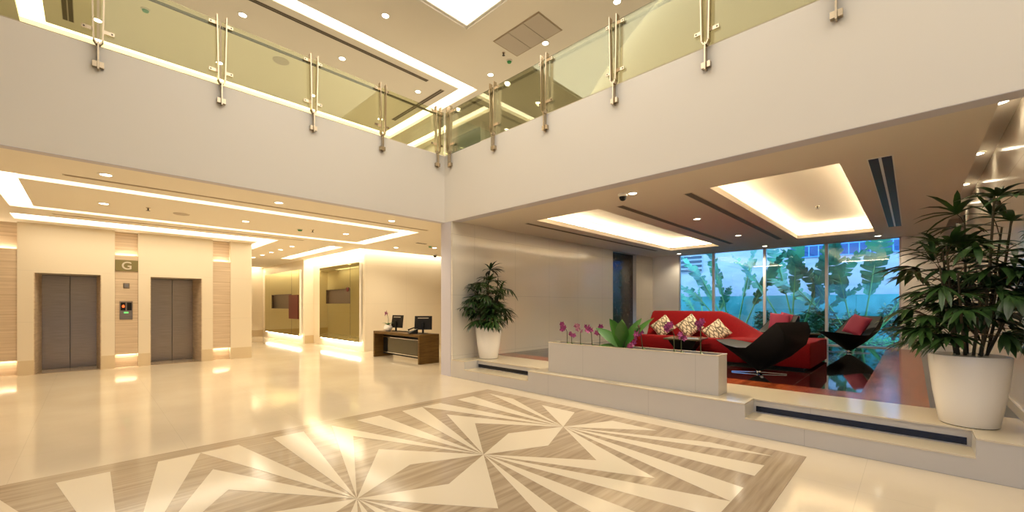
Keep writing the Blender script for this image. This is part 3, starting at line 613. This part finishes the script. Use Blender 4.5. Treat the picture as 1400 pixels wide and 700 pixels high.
def detector(x, y, z, m, label):
    r = empty('smoke_detector', (x, y, z)); tag(r, label, 'detector')
    MB().lathe([(0.065, 0), (0.065, -0.02)], 20).build('base', M['white_trim'] if m is not M['grille'] else M['grille'], r); MB().lathe([(0.05, -0.02), (0.04, -0.045), (0.02, -0.05)], 20).build('cap', m, r, smooth=True)
detector(-1.88, 3.04, zc, M['green_plastic'], 'green ceiling fitting inside the lobby cove ring'); detector(1.81, 3.17, zc, M['green_plastic'], 'green ceiling fitting above the desk near the slim column')
detector(1.0, -0.95, ZC, M['green_plastic'], 'green fitting in the upper ceiling under the return grille'); detector(-4.6, 2.6, ZC, M['green_plastic'], 'green fitting in the upper ceiling behind the left balcony glass')
o = MB().lathe([(0.13, 0), (0.12, -0.012), (0.05, -0.02)], 24).build('ceiling_speaker', M['grille'], loc=(-4.05, 2.98, zc)); tag(o, 'flat round ceiling speaker inside the lobby cove ring', 'speaker')
o = MB().lathe([(0.16, 0), (0.15, -0.012), (0.05, -0.02)], 24).build('ceiling_speaker', M['grille'], loc=(-2.42, 2.57, ZC)); tag(o, 'flat round ceiling speaker in the upper ceiling behind the left glass', 'speaker')

# ------------------------------------------------------------------ reception desk and its things
dk = empty('reception_desk', (0.78, 2.9, 0)); tag(dk, 'brown reception desk with black front panel standing on the marble floor', 'desk')
MB().box(-0.30, 0.30, -1.20, 1.20, 0.68, 0.75).build('desk_top', M['desk'], dk, bevel=0.004)
for s in (-1, 1): MB().box(-0.30, 0.30, s * 1.165 - .035, s * 1.165 + .035, 0, 0.68).build('side_panel', M['desk'], dk)
MB().box(-0.10, -0.08, -1.13, 0.72, 0.17, 0.58).build('front_panel', M['desk_panel'], dk)
MB().box(-0.02, 0.0, -1.13, 1.13, 0.08, 0.68).build('modesty_board', M['black'], dk)
for z in (0.585, 0.15): MB().tube([(-0.10, -1.13, z), (-0.10, 1.13, z)], 0.013, 8).build('rail', M['chrome'], dk)
def monitor(loc, rz, label):
    r = empty('computer_monitor', loc, rz); tag(r, label, 'monitor')
    MB().box(-0.11, 0.11, -0.09, 0.11, 0, 0.014).build('stand_foot', M['black'], r, bevel=0.004); MB().bar((0, -.02, 0.01), (0, -.03, 0.30), 0.05, 0.03, (0, 1, 0)).build('stand_neck', M['black'], r)
    s = MB(); W, H = .23, .36
    s.add([(-W, .02, .10), (W, .02, .10), (W, .06, .10 + H), (-W, .06, .10 + H), (-W, -.01, .10), (W, -.01, .10), (W * .9, .03, .10 + H), (-W * .9, .03, .10 + H)], [(0, 1, 2, 3), (7, 6, 5, 4), (0, 4, 5, 1), (1, 5, 6, 2), (2, 6, 7, 3), (3, 7, 4, 0)])
    hd = s.build('screen_housing', M['black'], r, bevel=0.006)
    MB().box(-0.14, 0.14, 0.018, 0.024, 0.395, 0.415).build('handle_slot', M['grille'], hd)
    return r
monitor((0.84, 3.42, 0.75), -PI / 2 + 0.2, 'black computer monitor at the left end of the desk by the white vase'); monitor((0.84, 2.08, 0.75), -0.75, 'black computer monitor at the right end of the desk, behind the phone')
o = MB().box(-0.09, 0.09, -0.2, 0.2, 0, 0.018).build('keyboard', M['black'], loc=(0.90, 3.02, 0.75)); tag(o, 'flat black keyboard on the desk right of the left monitor', 'keyboard')
ph = empty('desk_phone', (0.62, 2.22, 0.75), -PI / 2 - .4); tag(ph, 'black desk phone with handset at the right of the desk', 'phone')
MB().add([(-.13, -.11, 0), (.13, -.11, 0), (.13, .11, 0), (-.13, .11, 0), (-.13, -.11, .03), (.13, -.11, .03), (.13, .11, .13), (-.13, .11, .13)], [(3, 2, 1, 0), (4, 5, 6, 7), (0, 1, 5, 4), (1, 2, 6, 5), (2, 3, 7, 6), (3, 0, 4, 7)]).build('body', M['black'], ph, bevel=.006)
MB().tube([(-.09, -.11, .09), (-.09, -.06, .115), (-.09, .06, .155), (-.09, .12, .15)], [.028, .017, .017, .028], 8).build('handset', M['black'], ph, smooth=True)
MB().add([(0, -.02, .082), (.10, -.02, .082), (.10, .07, .123), (0, .07, .123)], [(0, 1, 2, 3)]).build('screen', M['grille'], ph)
vs = empty('orchid_vase', (0.68, 3.62, 0.75)); tag(vs, 'round white vase holding a pink orchid on the left of the desk', 'vase')
MB().lathe([(0.05, 0), (0.09, .015), (0.125, .07), (0.125, .12), (0.095, .17), (0.07, .185), (0.06, .18)], 28).build('vase', M['white_pot'], vs, smooth=True)
def strap(b, base, d, L, w, droop, n=5, fold=0.3, roll=0.0):
    d = Vector(d).normalized(); p = Vector(base); side = d.cross(Vector((0, 0, 1)))
    if side.length < .05: side = Vector((1, 0, 0))
    side.normalize(); rows = []
    if roll: side = Matrix.Rotation(roll, 3, d) @ side
    for k in range(n + 1):
        t = k / n; ww = w * (math.sin(PI * min(1, .12 + .88 * t)) ** .7 if t < 1 else 0.02); nrm = side.cross(d)
        rows.append([p - side * ww + nrm * ww * fold, p.copy(), p + side * ww + nrm * ww * fold]); d = (d + Vector((0, 0, -droop / n))).normalized(); p = p + d * (L / n)
    b.grid(rows)
b = MB()
for a in range(7): strap(b, (0, 0, .16), (math.cos(a * .9) * .8, math.sin(a * .9) * .8, 1.0), .20, .028, 1.0)
b.build('leaves', M['leaf'], vs, smooth=True)
MB().tube([(0, 0, .16), (.02, .01, .35), (0.0, .05, .5), (-.01, .10, .52)], .006, 6).build('stem', M['stem'], vs)
def flower_mb(b, c, R, rng):
    c = Vector(c); n = Vector((rng.uniform(-1, -.3), rng.uniform(-.6, .6), rng.uniform(-.3, .4))).normalized(); u = n.cross(Vector((0, 0, 1))).normalized(); v = n.cross(u)
    for k in range(5):
        a = 2 * PI * k / 5 + rng.uniform(-.1, .1) + PI / 2; d = u * math.cos(a) + v * math.sin(a); s = u * -math.sin(a) + v * math.cos(a); w = R * (.48 if k in (1, 4) else .34)
        b.add([c, c + d * R * .5 + s * w + n * R * .12, c + d * R + n * R * .05, c + d * R * .5 - s * w + n * R * .12], [(0, 1, 2), (0, 2, 3)])
    b.add([c + n * R * .1 + u * R * .16, c + n * R * .45 - v * R * -.2, c + n * R * .1 - u * R * .16, c + n * R * .3 + v * R * .25], [(0, 1, 3), (1, 2, 3)])
for q in ((-.01, .10, .52), (0, .06, .56), (0, .02, .50), (-.01, .13, .47)):
    b = MB(); flower_mb(b, q, .055, rnd); b.build('flower', M['orchid'], vs)

# ------------------------------------------------------------------ potted lady palms
def fan_leaf(b, base, d, size, rng, nl=8):
    d = Vector(d).normalized(); side = d.cross(Vector((0, 0, 1)))
    if side.length < .1: side = Vector((1, 0, 0))
    side.normalize(); side = (Matrix.Rotation(rng.uniform(-.5, .5), 3, d) @ side); up = side.cross(d)
    for k in range(nl):
        a = math.radians(-88 + 176 * (k + .5) / nl + rng.uniform(-6, 6)); dd = (d * math.cos(a) + side * math.sin(a) + up * rng.uniform(-.05, .15)).normalized()
        strap(b, base, dd, size * rng.uniform(.85, 1.12) * (1 - .12 * abs(math.sin(a))), size * rng.uniform(.062, .090), rng.uniform(.5, 1.1), 4, .35)
def lady_palm(loc, pot_prof, label, canes, H, spread, seed, size, fans, lim):
    rng = random.Random(seed); r = empty('potted_palm', loc); tag(r, label, 'potted plant')
    MB().lathe(pot_prof, 48).build('pot', M['white_pot'], r, smooth=True, angle=50)
    zt = pot_prof[-1][1]; rt = pot_prof[-2][0]
    rb = pot_prof[0][0]
    MB().lathe([(rb * 1.03, 0.0), (rb * 1.05, .012), (rb * 1.0, .018)], 40).build('saucer', M['soil'], r)
    MB().lathe([(rt * .93, zt - .035), (rt * .9, zt - .02)], 32).build('soil', M['soil'], r)
    cn = MB(); lf = MB()
    for k in range(canes):
        a = 2 * PI * k / canes + rng.uniform(-.3, .3); q = rt * .55 * math.sqrt(rng.random()); hh = H * rng.uniform(.62, 1.0) - zt
        b0 = Vector((q * math.cos(a), q * math.sin(a), zt - .03)); lean = Vector((math.cos(a), math.sin(a), 0)) * spread * .30 * rng.uniform(.3, 1.0)
        top = b0 + lean + Vector((0, 0, hh * .86)); mid = (b0 + top) / 2 + lean * .1
        cn.tube([b0, mid, top], [.014, .012, .008], 6)
        for j in range(fans):
            t = 0.12 + .88 * (j + rng.random()) / fans; p = b0.lerp(top, t); ang = rng.uniform(0, 2 * PI); el = rng.uniform(-.1, .75) if t < .85 else rng.uniform(.35, 1.3)
            pd = Vector((math.cos(ang) * math.cos(el), math.sin(ang) * math.cos(el), math.sin(el))); pl_ = spread * rng.uniform(.22, .48) * (1.0 if t < .85 else .6)
            e = p + pd * pl_; cn.tube([p, p + pd * pl_ * .5 + Vector((0, 0, .02)), e], [.005, .004, .003], 4)
            fan_leaf(lf, e, pd + Vector((0, 0, -.25)), size * rng.uniform(.8, 1.15), rng)
    for q in (cn, lf):
        q.v = [(x, (lim - (y - lim) * .3) if lim > 0 and y > lim else ((lim - (y - lim) * .3) if lim < 0 and y < lim else y), z) for x, y, z in q.v]
    cn.build('canes', M['cane'], r, smooth=True); lf.build('foliage', M['palm'], r, smooth=True)
POT_S = [(.185, 0.0), (.20, .01), (.245, .30), (.272, .55), (.278, .65), (.272, .665), (.255, .665), (.25, .62)]
POT_L = [(.245, 0.0), (.262, .012), (.325, .25), (.372, .50), (.382, .64), (.375, .675), (.352, .68), (.345, .62)]
lady_palm((0.69, -0.63, ZP), POT_S[:-1] , 'small lady palm in a tapered white pot on the plinth by the beige wall', 10, 2.25, .62, 21, .32, 8, .34)
lady_palm((0.575, -7.545, ZP), POT_S[:-1] , 'large lady palm in a big white pot at the right of the plinth', 13, 2.46, .82, 34, .33, 8, -.37)
o = MB().box(-.055, .055, -.09, 0, 0, .13).build('floor_uplight', M['black'], loc=(1.20, -.27, ZP), bevel=.008); tag(o, 'small black box on the plinth against the wall right of the small palm', 'uplight')

# ------------------------------------------------------------------ planter trough and its plants
pt = empty('planter_trough', (0.36, -4.05, ZP)); tag(pt, 'long low beige stone planter trough standing on the plinth', 'planter')
w, h, H = .16, 1.37, .495
MB().box(-w, -w + .025, -h, h, 0, H).box(w - .025, w, -h, h, 0, H).box(-w + .025, w - .025, -h, -h + .025, 0, H).box(-w + .025, w - .025, h - .025, h, 0, H).build('trough', M['plinth'], pt)
MB().slab(-w - .004, w + .004, -h - .004, h + .004, H, H + .012, [(-w + .03, w - .03, -h + .03, h - .03)]).build('rim', M['plinth_top'], pt)
MB().box(-w + .025, w - .025, -h + .025, h - .025, 0, H - .03).build('soil', M['soil'], pt)
ZT = ZP + H - .03
def orchid(y, hgt, dy, n, label, m, seed, lean=0.0):
    rng = random.Random(seed); r = empty('orchid', (0.36, y, ZT)); tag(r, label, 'orchid', 'orchids in the planter trough')
    e = Vector((rng.uniform(-.04, .04), dy, hgt)); k1 = Vector((0, lean * .3, hgt * .72)); k2 = Vector((0, dy * .45, hgt * 1.02))
    MB().tube([(0, 0, 0), k1 * .5, k1, k2, e], [.007, .006, .006, .005, .004], 6).build('stem', M['stem'], r, smooth=True)
    lf = MB()
    for a in range(3): strap(lf, (0, 0, .005), (math.cos(a * 2.1) * .4, math.sin(a * 2.1), .5), .10, .022, 1.3)
    lf.build('leaves', M['leaf'], r, smooth=True)
    for k in range(n):
        t = k / max(1, n - 1); q = k2.lerp(e, t) + (Vector((-.10, 0, -.26)) * t if n > 8 else Vector((0, 0, 0))) + Vector((rng.uniform(-.05, .05), rng.uniform(-.035, .035), rng.uniform(-.06, .05)))
        b = MB(); flower_mb(b, q, .050, rng); b.build('flower', m, r)
def ypx(px):   # position along the trough
    k = (px - 700) / 562.6; d = (0.36 + 5.297) / (0.71667 + .69741 * k); return -7.16 + d * (.69741 - .71667 * k)
for px, hgt, dy, n, l, m, ln in ((775.4, .31, .12, 7, 'purple orchid at the far left end of the trough', 'orchid', 0), (781.5, .20, -.02, 4, 'short purple orchid second from the left end of the trough', 'orchid', 0), (793.7, .29, .05, 6, 'pale pink purple orchid third from the left in the trough', 'orchid_pale', 0),
                                 (809.7, .29, .08, 6, 'purple orchid fourth from the left in the trough', 'orchid', .05), (820, .28, .02, 6, 'dark purple orchid just left of the broad leaved plant', 'orchid', 0), (879, .33, .13, 12, 'drooping magenta orchid just right of the broad leaved plant', 'orchid', .1),
                                 (921.6, .37, .10, 6, 'magenta orchid on a curved stem left of the short one at the right', 'orchid', 0), (931.5, .23, 0, 5, 'short magenta orchid in the right part of the trough', 'orchid', 0), (958, .41, .01, 7, 'tall magenta orchid nearest the right end of the trough', 'orchid', 0)):
    orchid(ypx(px), hgt, dy, n, l, M[m], int(px), ln)
bl = empty('broad_leaf_plant', (0.36, ypx(852), ZT)); tag(bl, 'bright green broad leaved plant in the middle of the trough', 'plant')
b = MB()
for d, L, w_, rl in (((-.1, .80, .72), .54, .085, -.95), ((-.25, .60, .15), .40, .055, -.5), ((-.3, .22, .95), .50, .12, -1.2), ((-.3, -.10, .95), .46, .11, .5), ((.1, -.42, .90), .54, .08, 1.0), ((.0, -.75, .95), .68, .065, 1.0), ((.3, .2, .9), .48, .09, .6)): strap(b, (0, 0, .02), d, L, w_, .35, 8, .25, rl)
b.build('leaves', M['leaf'], bl, smooth=True)
b = MB()
for d in ((0, .3, .9), (-.05, -.2, .9), (.05, .0, .9)): b.tube([(0, 0, 0), Vector(d) * .14], .010, 6)
b.build('stem', M['stem'], bl)

# ------------------------------------------------------------------ lounge furniture
# red sofa: front faces -x, runs along y
sf = empty('sofa', (3.34, -4.3, ZP)); tag(sf, 'long deep red sofa with high back sloping down to a daybed end', 'sofa')
def sofa_profile(hb):
    """x,z loop of one cross section, hb = back height above the seat (0..0.52)"""
    f = hb / .52
    return [(0.02, .04), (0.0, .08), (0.0, .42), (0.03, .47), (0.10, .485), (0.70, .48 - .085 * f), (0.88 + .1 * (1 - f), .48 - .085 * f + hb * .10), (1.10, .48 + hb * .62), (1.22, .48 + hb * .95), (1.27, .48 + hb), (1.40, .48 + hb), (1.47, .47 + hb * .93), (1.75, .46 + hb * .45), (1.95, .45), (1.95, .04)]
def hb_at(y):
    if y > -4.05: return .52
    if y < -5.05: return 0.0
    t = (-4.05 - y) / 1.0; t = t * t * (3 - 2 * t) * .55 + t * .45; return .52 * (1 - t)
rows = []
yy = [-2.50, -2.505, -2.53, -2.62, -2.8, -3.1, -3.5, -3.9, -4.05] + [-4.05 - .1 * k for k in range(1, 11)] + [-5.3, -5.6, -5.84, -5.89, -5.90]
for i, y in enumerate(yy):
    sc = 1.0
    pr_ = sofa_profile(hb_at(y)); ins = {0: .03, 1: .012, len(yy) - 1: .03, len(yy) - 2: .012}.get(i, 0)
    rows.append([(x + (ins if x < .9 else -ins), y + 4.3, z - ins * .6 if z > .3 else z) for x, z in pr_])
b = MB(); b.grid(rows, close=True); n = len(rows[0])
b.f.append(tuple(range(n))); m_ = (len(rows) - 1) * n; b.f.append(tuple(range(m_ + n - 1, m_ - 1, -1)))
# seat flare at the left end, in front of the back
b.grid([[(x, 1.80 + .22 * k, z) for x, z in ((0.02 + .03 * (k > .9), .04), (0.0 + .03 * (k > .9), .42), (.06, .47 - .01 * k), (.68, .395 - .02 * k), (.85, .36), (.9, .08))] for k in (0, .6, .95, 1.0)])
q = len(b.v) - 6; b.f.append(tuple(range(q, q + 6)))
b.build('upholstery', M['red'], sf, smooth=True, angle=35)
MB().box(.06, 1.88, -1.50, 1.90, 0, .05).build('plinth_base', M['black'], sf)
for k, y in enumerate((-.62, -1.12)):
    pass
def cushion(name, c, size, normal, roll, m, label, cat='cushion', group=None):
    n = Vector(normal).normalized(); u = n.cross(Vector((0, 0, 1))).normalized(); v = u.cross(n)
    o = bpy.data.objects.new(name, bpy.data.meshes.new(name)); COL.objects.link(o)
    b = MB(); G = 12
    for sgn in (1, -1):
        rows = []
        for i in range(G + 1):
            row = []
            for j in range(G + 1):
                a, d = -1 + 2 * i / G, -1 + 2 * j / G; th = .075 * size / .45 * max(0, (1 - a ** 4)) ** .6 * max(0, (1 - d ** 4)) ** .6; pin = 1 - .06 * (1 - abs(a * d))
                row.append((a * size / 2 * (pin if abs(a) > .9 or abs(d) > .9 else 1), d * size / 2 * (pin if abs(a) > .9 or abs(d) > .9 else 1), sgn * th))
            rows.append(row if sgn > 0 else row[::-1])
        b.grid(rows)
    o.data.from_pydata(b.v, [], b.f); o.data.materials.append(m)
    for p in o.data.polygons: p.use_smooth = True
    R = Matrix((u, v, n)).transposed().to_4x4(); o.matrix_world = Matrix.Translation(c) @ R @ Matrix.Rotation(roll, 4, 'Z')
    tag(o, label, cat, group); return o
def at_x(px, py, X):
    k = (px - 700) / 562.6; d = (X + 5.297) / (0.71667 + .69741 * k); return Vector((X, -7.16 + d * (.69741 - .71667 * k), 1.5 - (py - 417.03) / 562.6 * d))
for px, py, l in ((906.5, 446.5, 'leftmost leaf patterned beige cushion on the red sofa'), (942.5, 446, 'middle leaf patterned beige cushion on the red sofa'), (979.5, 453.5, 'rightmost leaf patterned beige cushion on the red sofa')):
    cushion('cushion', at_x(px, py, 4.13), .44, (-1, -.1, .42), PI / 4 + .05, M['leaf_print'], l, group='leaf patterned cushions')
# lounge chairs
def lounge_chair(loc, rz, label):
    r = empty('lounge_chair', loc, rz); tag(r, label, 'chair', 'black sculptural lounge chairs')
    prof = [(.72, .515, .17), (.56, .49, .28), (.33, .455, .36), (.08, .435, .41), (-.10, .45, .42), (-.22, .54, .415), (-.36, .67, .40), (-.48, .79, .375), (-.57, .875, .35)]
    rim = [(x, -w_, z) for x, z, w_ in prof] + [(x, w_, z) for x, z, w_ in prof[::-1]]
    rings = []
    for t in (1.0, .985, .86, .66, .44, .22, .07):
        ring = []
        for x, y, z in rim:
            bul = 1 + (.75 * math.sin(PI * t) if x < 0 else .0)
            ring.append((x * (t if t < .98 else t) * bul, y * t * (1 + .06 * math.sin(PI * t)), .015 + (z - .015) * (t ** .95 if x >= 0 else t ** 1.25)))
        rings.append(ring)
    b = MB(); b.grid(rings[::-1], close=True); b.f.append(tuple(range(len(rim) - 1, -1, -1)))
    b.build('shell', M['black_fabric'], r, smooth=True, angle=50)
    rows = []
    for k, (x, z, w_) in enumerate(prof):
        e = .0 if k in (0, len(prof) - 1) else .030
        rows.append([(x * (.985 if k == 0 else 1), v * (w_ - .012), z - .004 + (-.05 if 0 < k < 8 else 0) * (1 - abs(v) ** 3) + e * 0) for v in (-1, -.9, -.6, -.2, .2, .6, .9, 1)])
    MB().grid(rows).build('seat_pad', M['seat_leather'], r, smooth=True)
    t = MB(); t.lathe([(.035, .008), (.03, .05)], 16); t.build('column', M['chrome'], r, smooth=True)
    for k in range(4):
        a = PI / 4 + PI / 2 * k; MB().bar((0, 0, .022), (math.cos(a) * .40, math.sin(a) * .40, .010), .04, .012).build('leg', M['chrome'], r)
    return r
# facing angles: rz turns local +x
lounge_chair((2.53, -5.31, ZP), math.radians(65), 'black lounge chair in front of the sofa, seen from behind, nearest')
lounge_chair((7.45, -6.05, ZP), math.radians(147), 'black lounge chair by the right window holding one magenta cushion')
lounge_chair((6.8, -4.53, ZP), math.radians(150), 'black lounge chair half hidden behind the sofa end with red cushions')
cushion('cushion', at_x(1171.5, 444.5, 7.50), .50, (-.75, .55, .5), .25, M['magenta'], 'magenta cushion leaning on the right window chair')
cushion('cushion', at_x(1066, 439.5, 7.05), .46, (-.85, -.2, .5), .1, M['magenta'], 'magenta cushion on the chair behind the sofa, left one')
cushion('cushion', at_x(1078, 439, 7.16), .42, (-.85, -.3, .45), .3, M['magenta'], 'magenta cushion on the chair behind the sofa, tucked behind at right')
def low_table(loc, w_, h_, label):
    r = empty('low_table', loc, .1); tag(r, label, 'table', 'low black tables')
    MB().box(-w_, w_, -w_, w_, h_ - .03, h_).build('tabletop', M['desk_panel'], r, bevel=.006)
    b = MB(); rows = [[(sx * s, sy * s, z) for sx, sy in ((-1, -1), (1, -1), (1, 1), (-1, 1))] for s, z in ((w_ * .35, .02), (w_ * .22, .12), (w_ * .8, h_ - .03))]
    b.grid(rows, close=True); b.build('pedestal', M['black'], r)
    MB().box(-w_ * .5, w_ * .5, -w_ * .5, w_ * .5, 0, .02).build('foot', M['chrome'], r)
low_table((2.85, -3.98, ZP), .33, .50, 'low dark table in front of the red sofa, behind the right orchids')
low_table((7.30, -5.30, ZP), .26, .44, 'low black table between the two window chairs')
mg = empty('magazine', (2.70, -4.12, ZP + .50), .4); tag(mg, 'blue grey magazine lying on the low table before the sofa', 'magazine')
MB().box(-.10, .10, -.14, .14, 0, .006).build('pages', M['white_trim'], mg); MB().box(-.102, .102, -.142, .142, .006, .008).build('cover', mat('blue grey cover', (.12, .18, .28), .4), mg)

# ------------------------------------------------------------------ daylight over the garden
W = bpy.data.worlds.new('world'); SC.world = W; W.use_nodes = True
bg = W.node_tree.nodes['Background']; bg.inputs[0].default_value = (0.30, 0.57, 1.0, 1); bg.inputs[1].default_value = 8.5

SC.view_settings.view_transform = 'Standard'; SC.view_settings.look = 'None'; SC.view_settings.gamma = 1.0; SC.view_settings.use_curve_mapping = False
SC.view_settings.exposure = 0.0
SC.cycles.max_bounces = 10; SC.cycles.diffuse_bounces = 6; SC.cycles.glossy_bounces = 5; SC.cycles.transparent_max_bounces = 12; SC.cycles.caustics_reflective = False; SC.cycles.caustics_refractive = False
SC.cycles.sample_clamp_indirect = 6.0
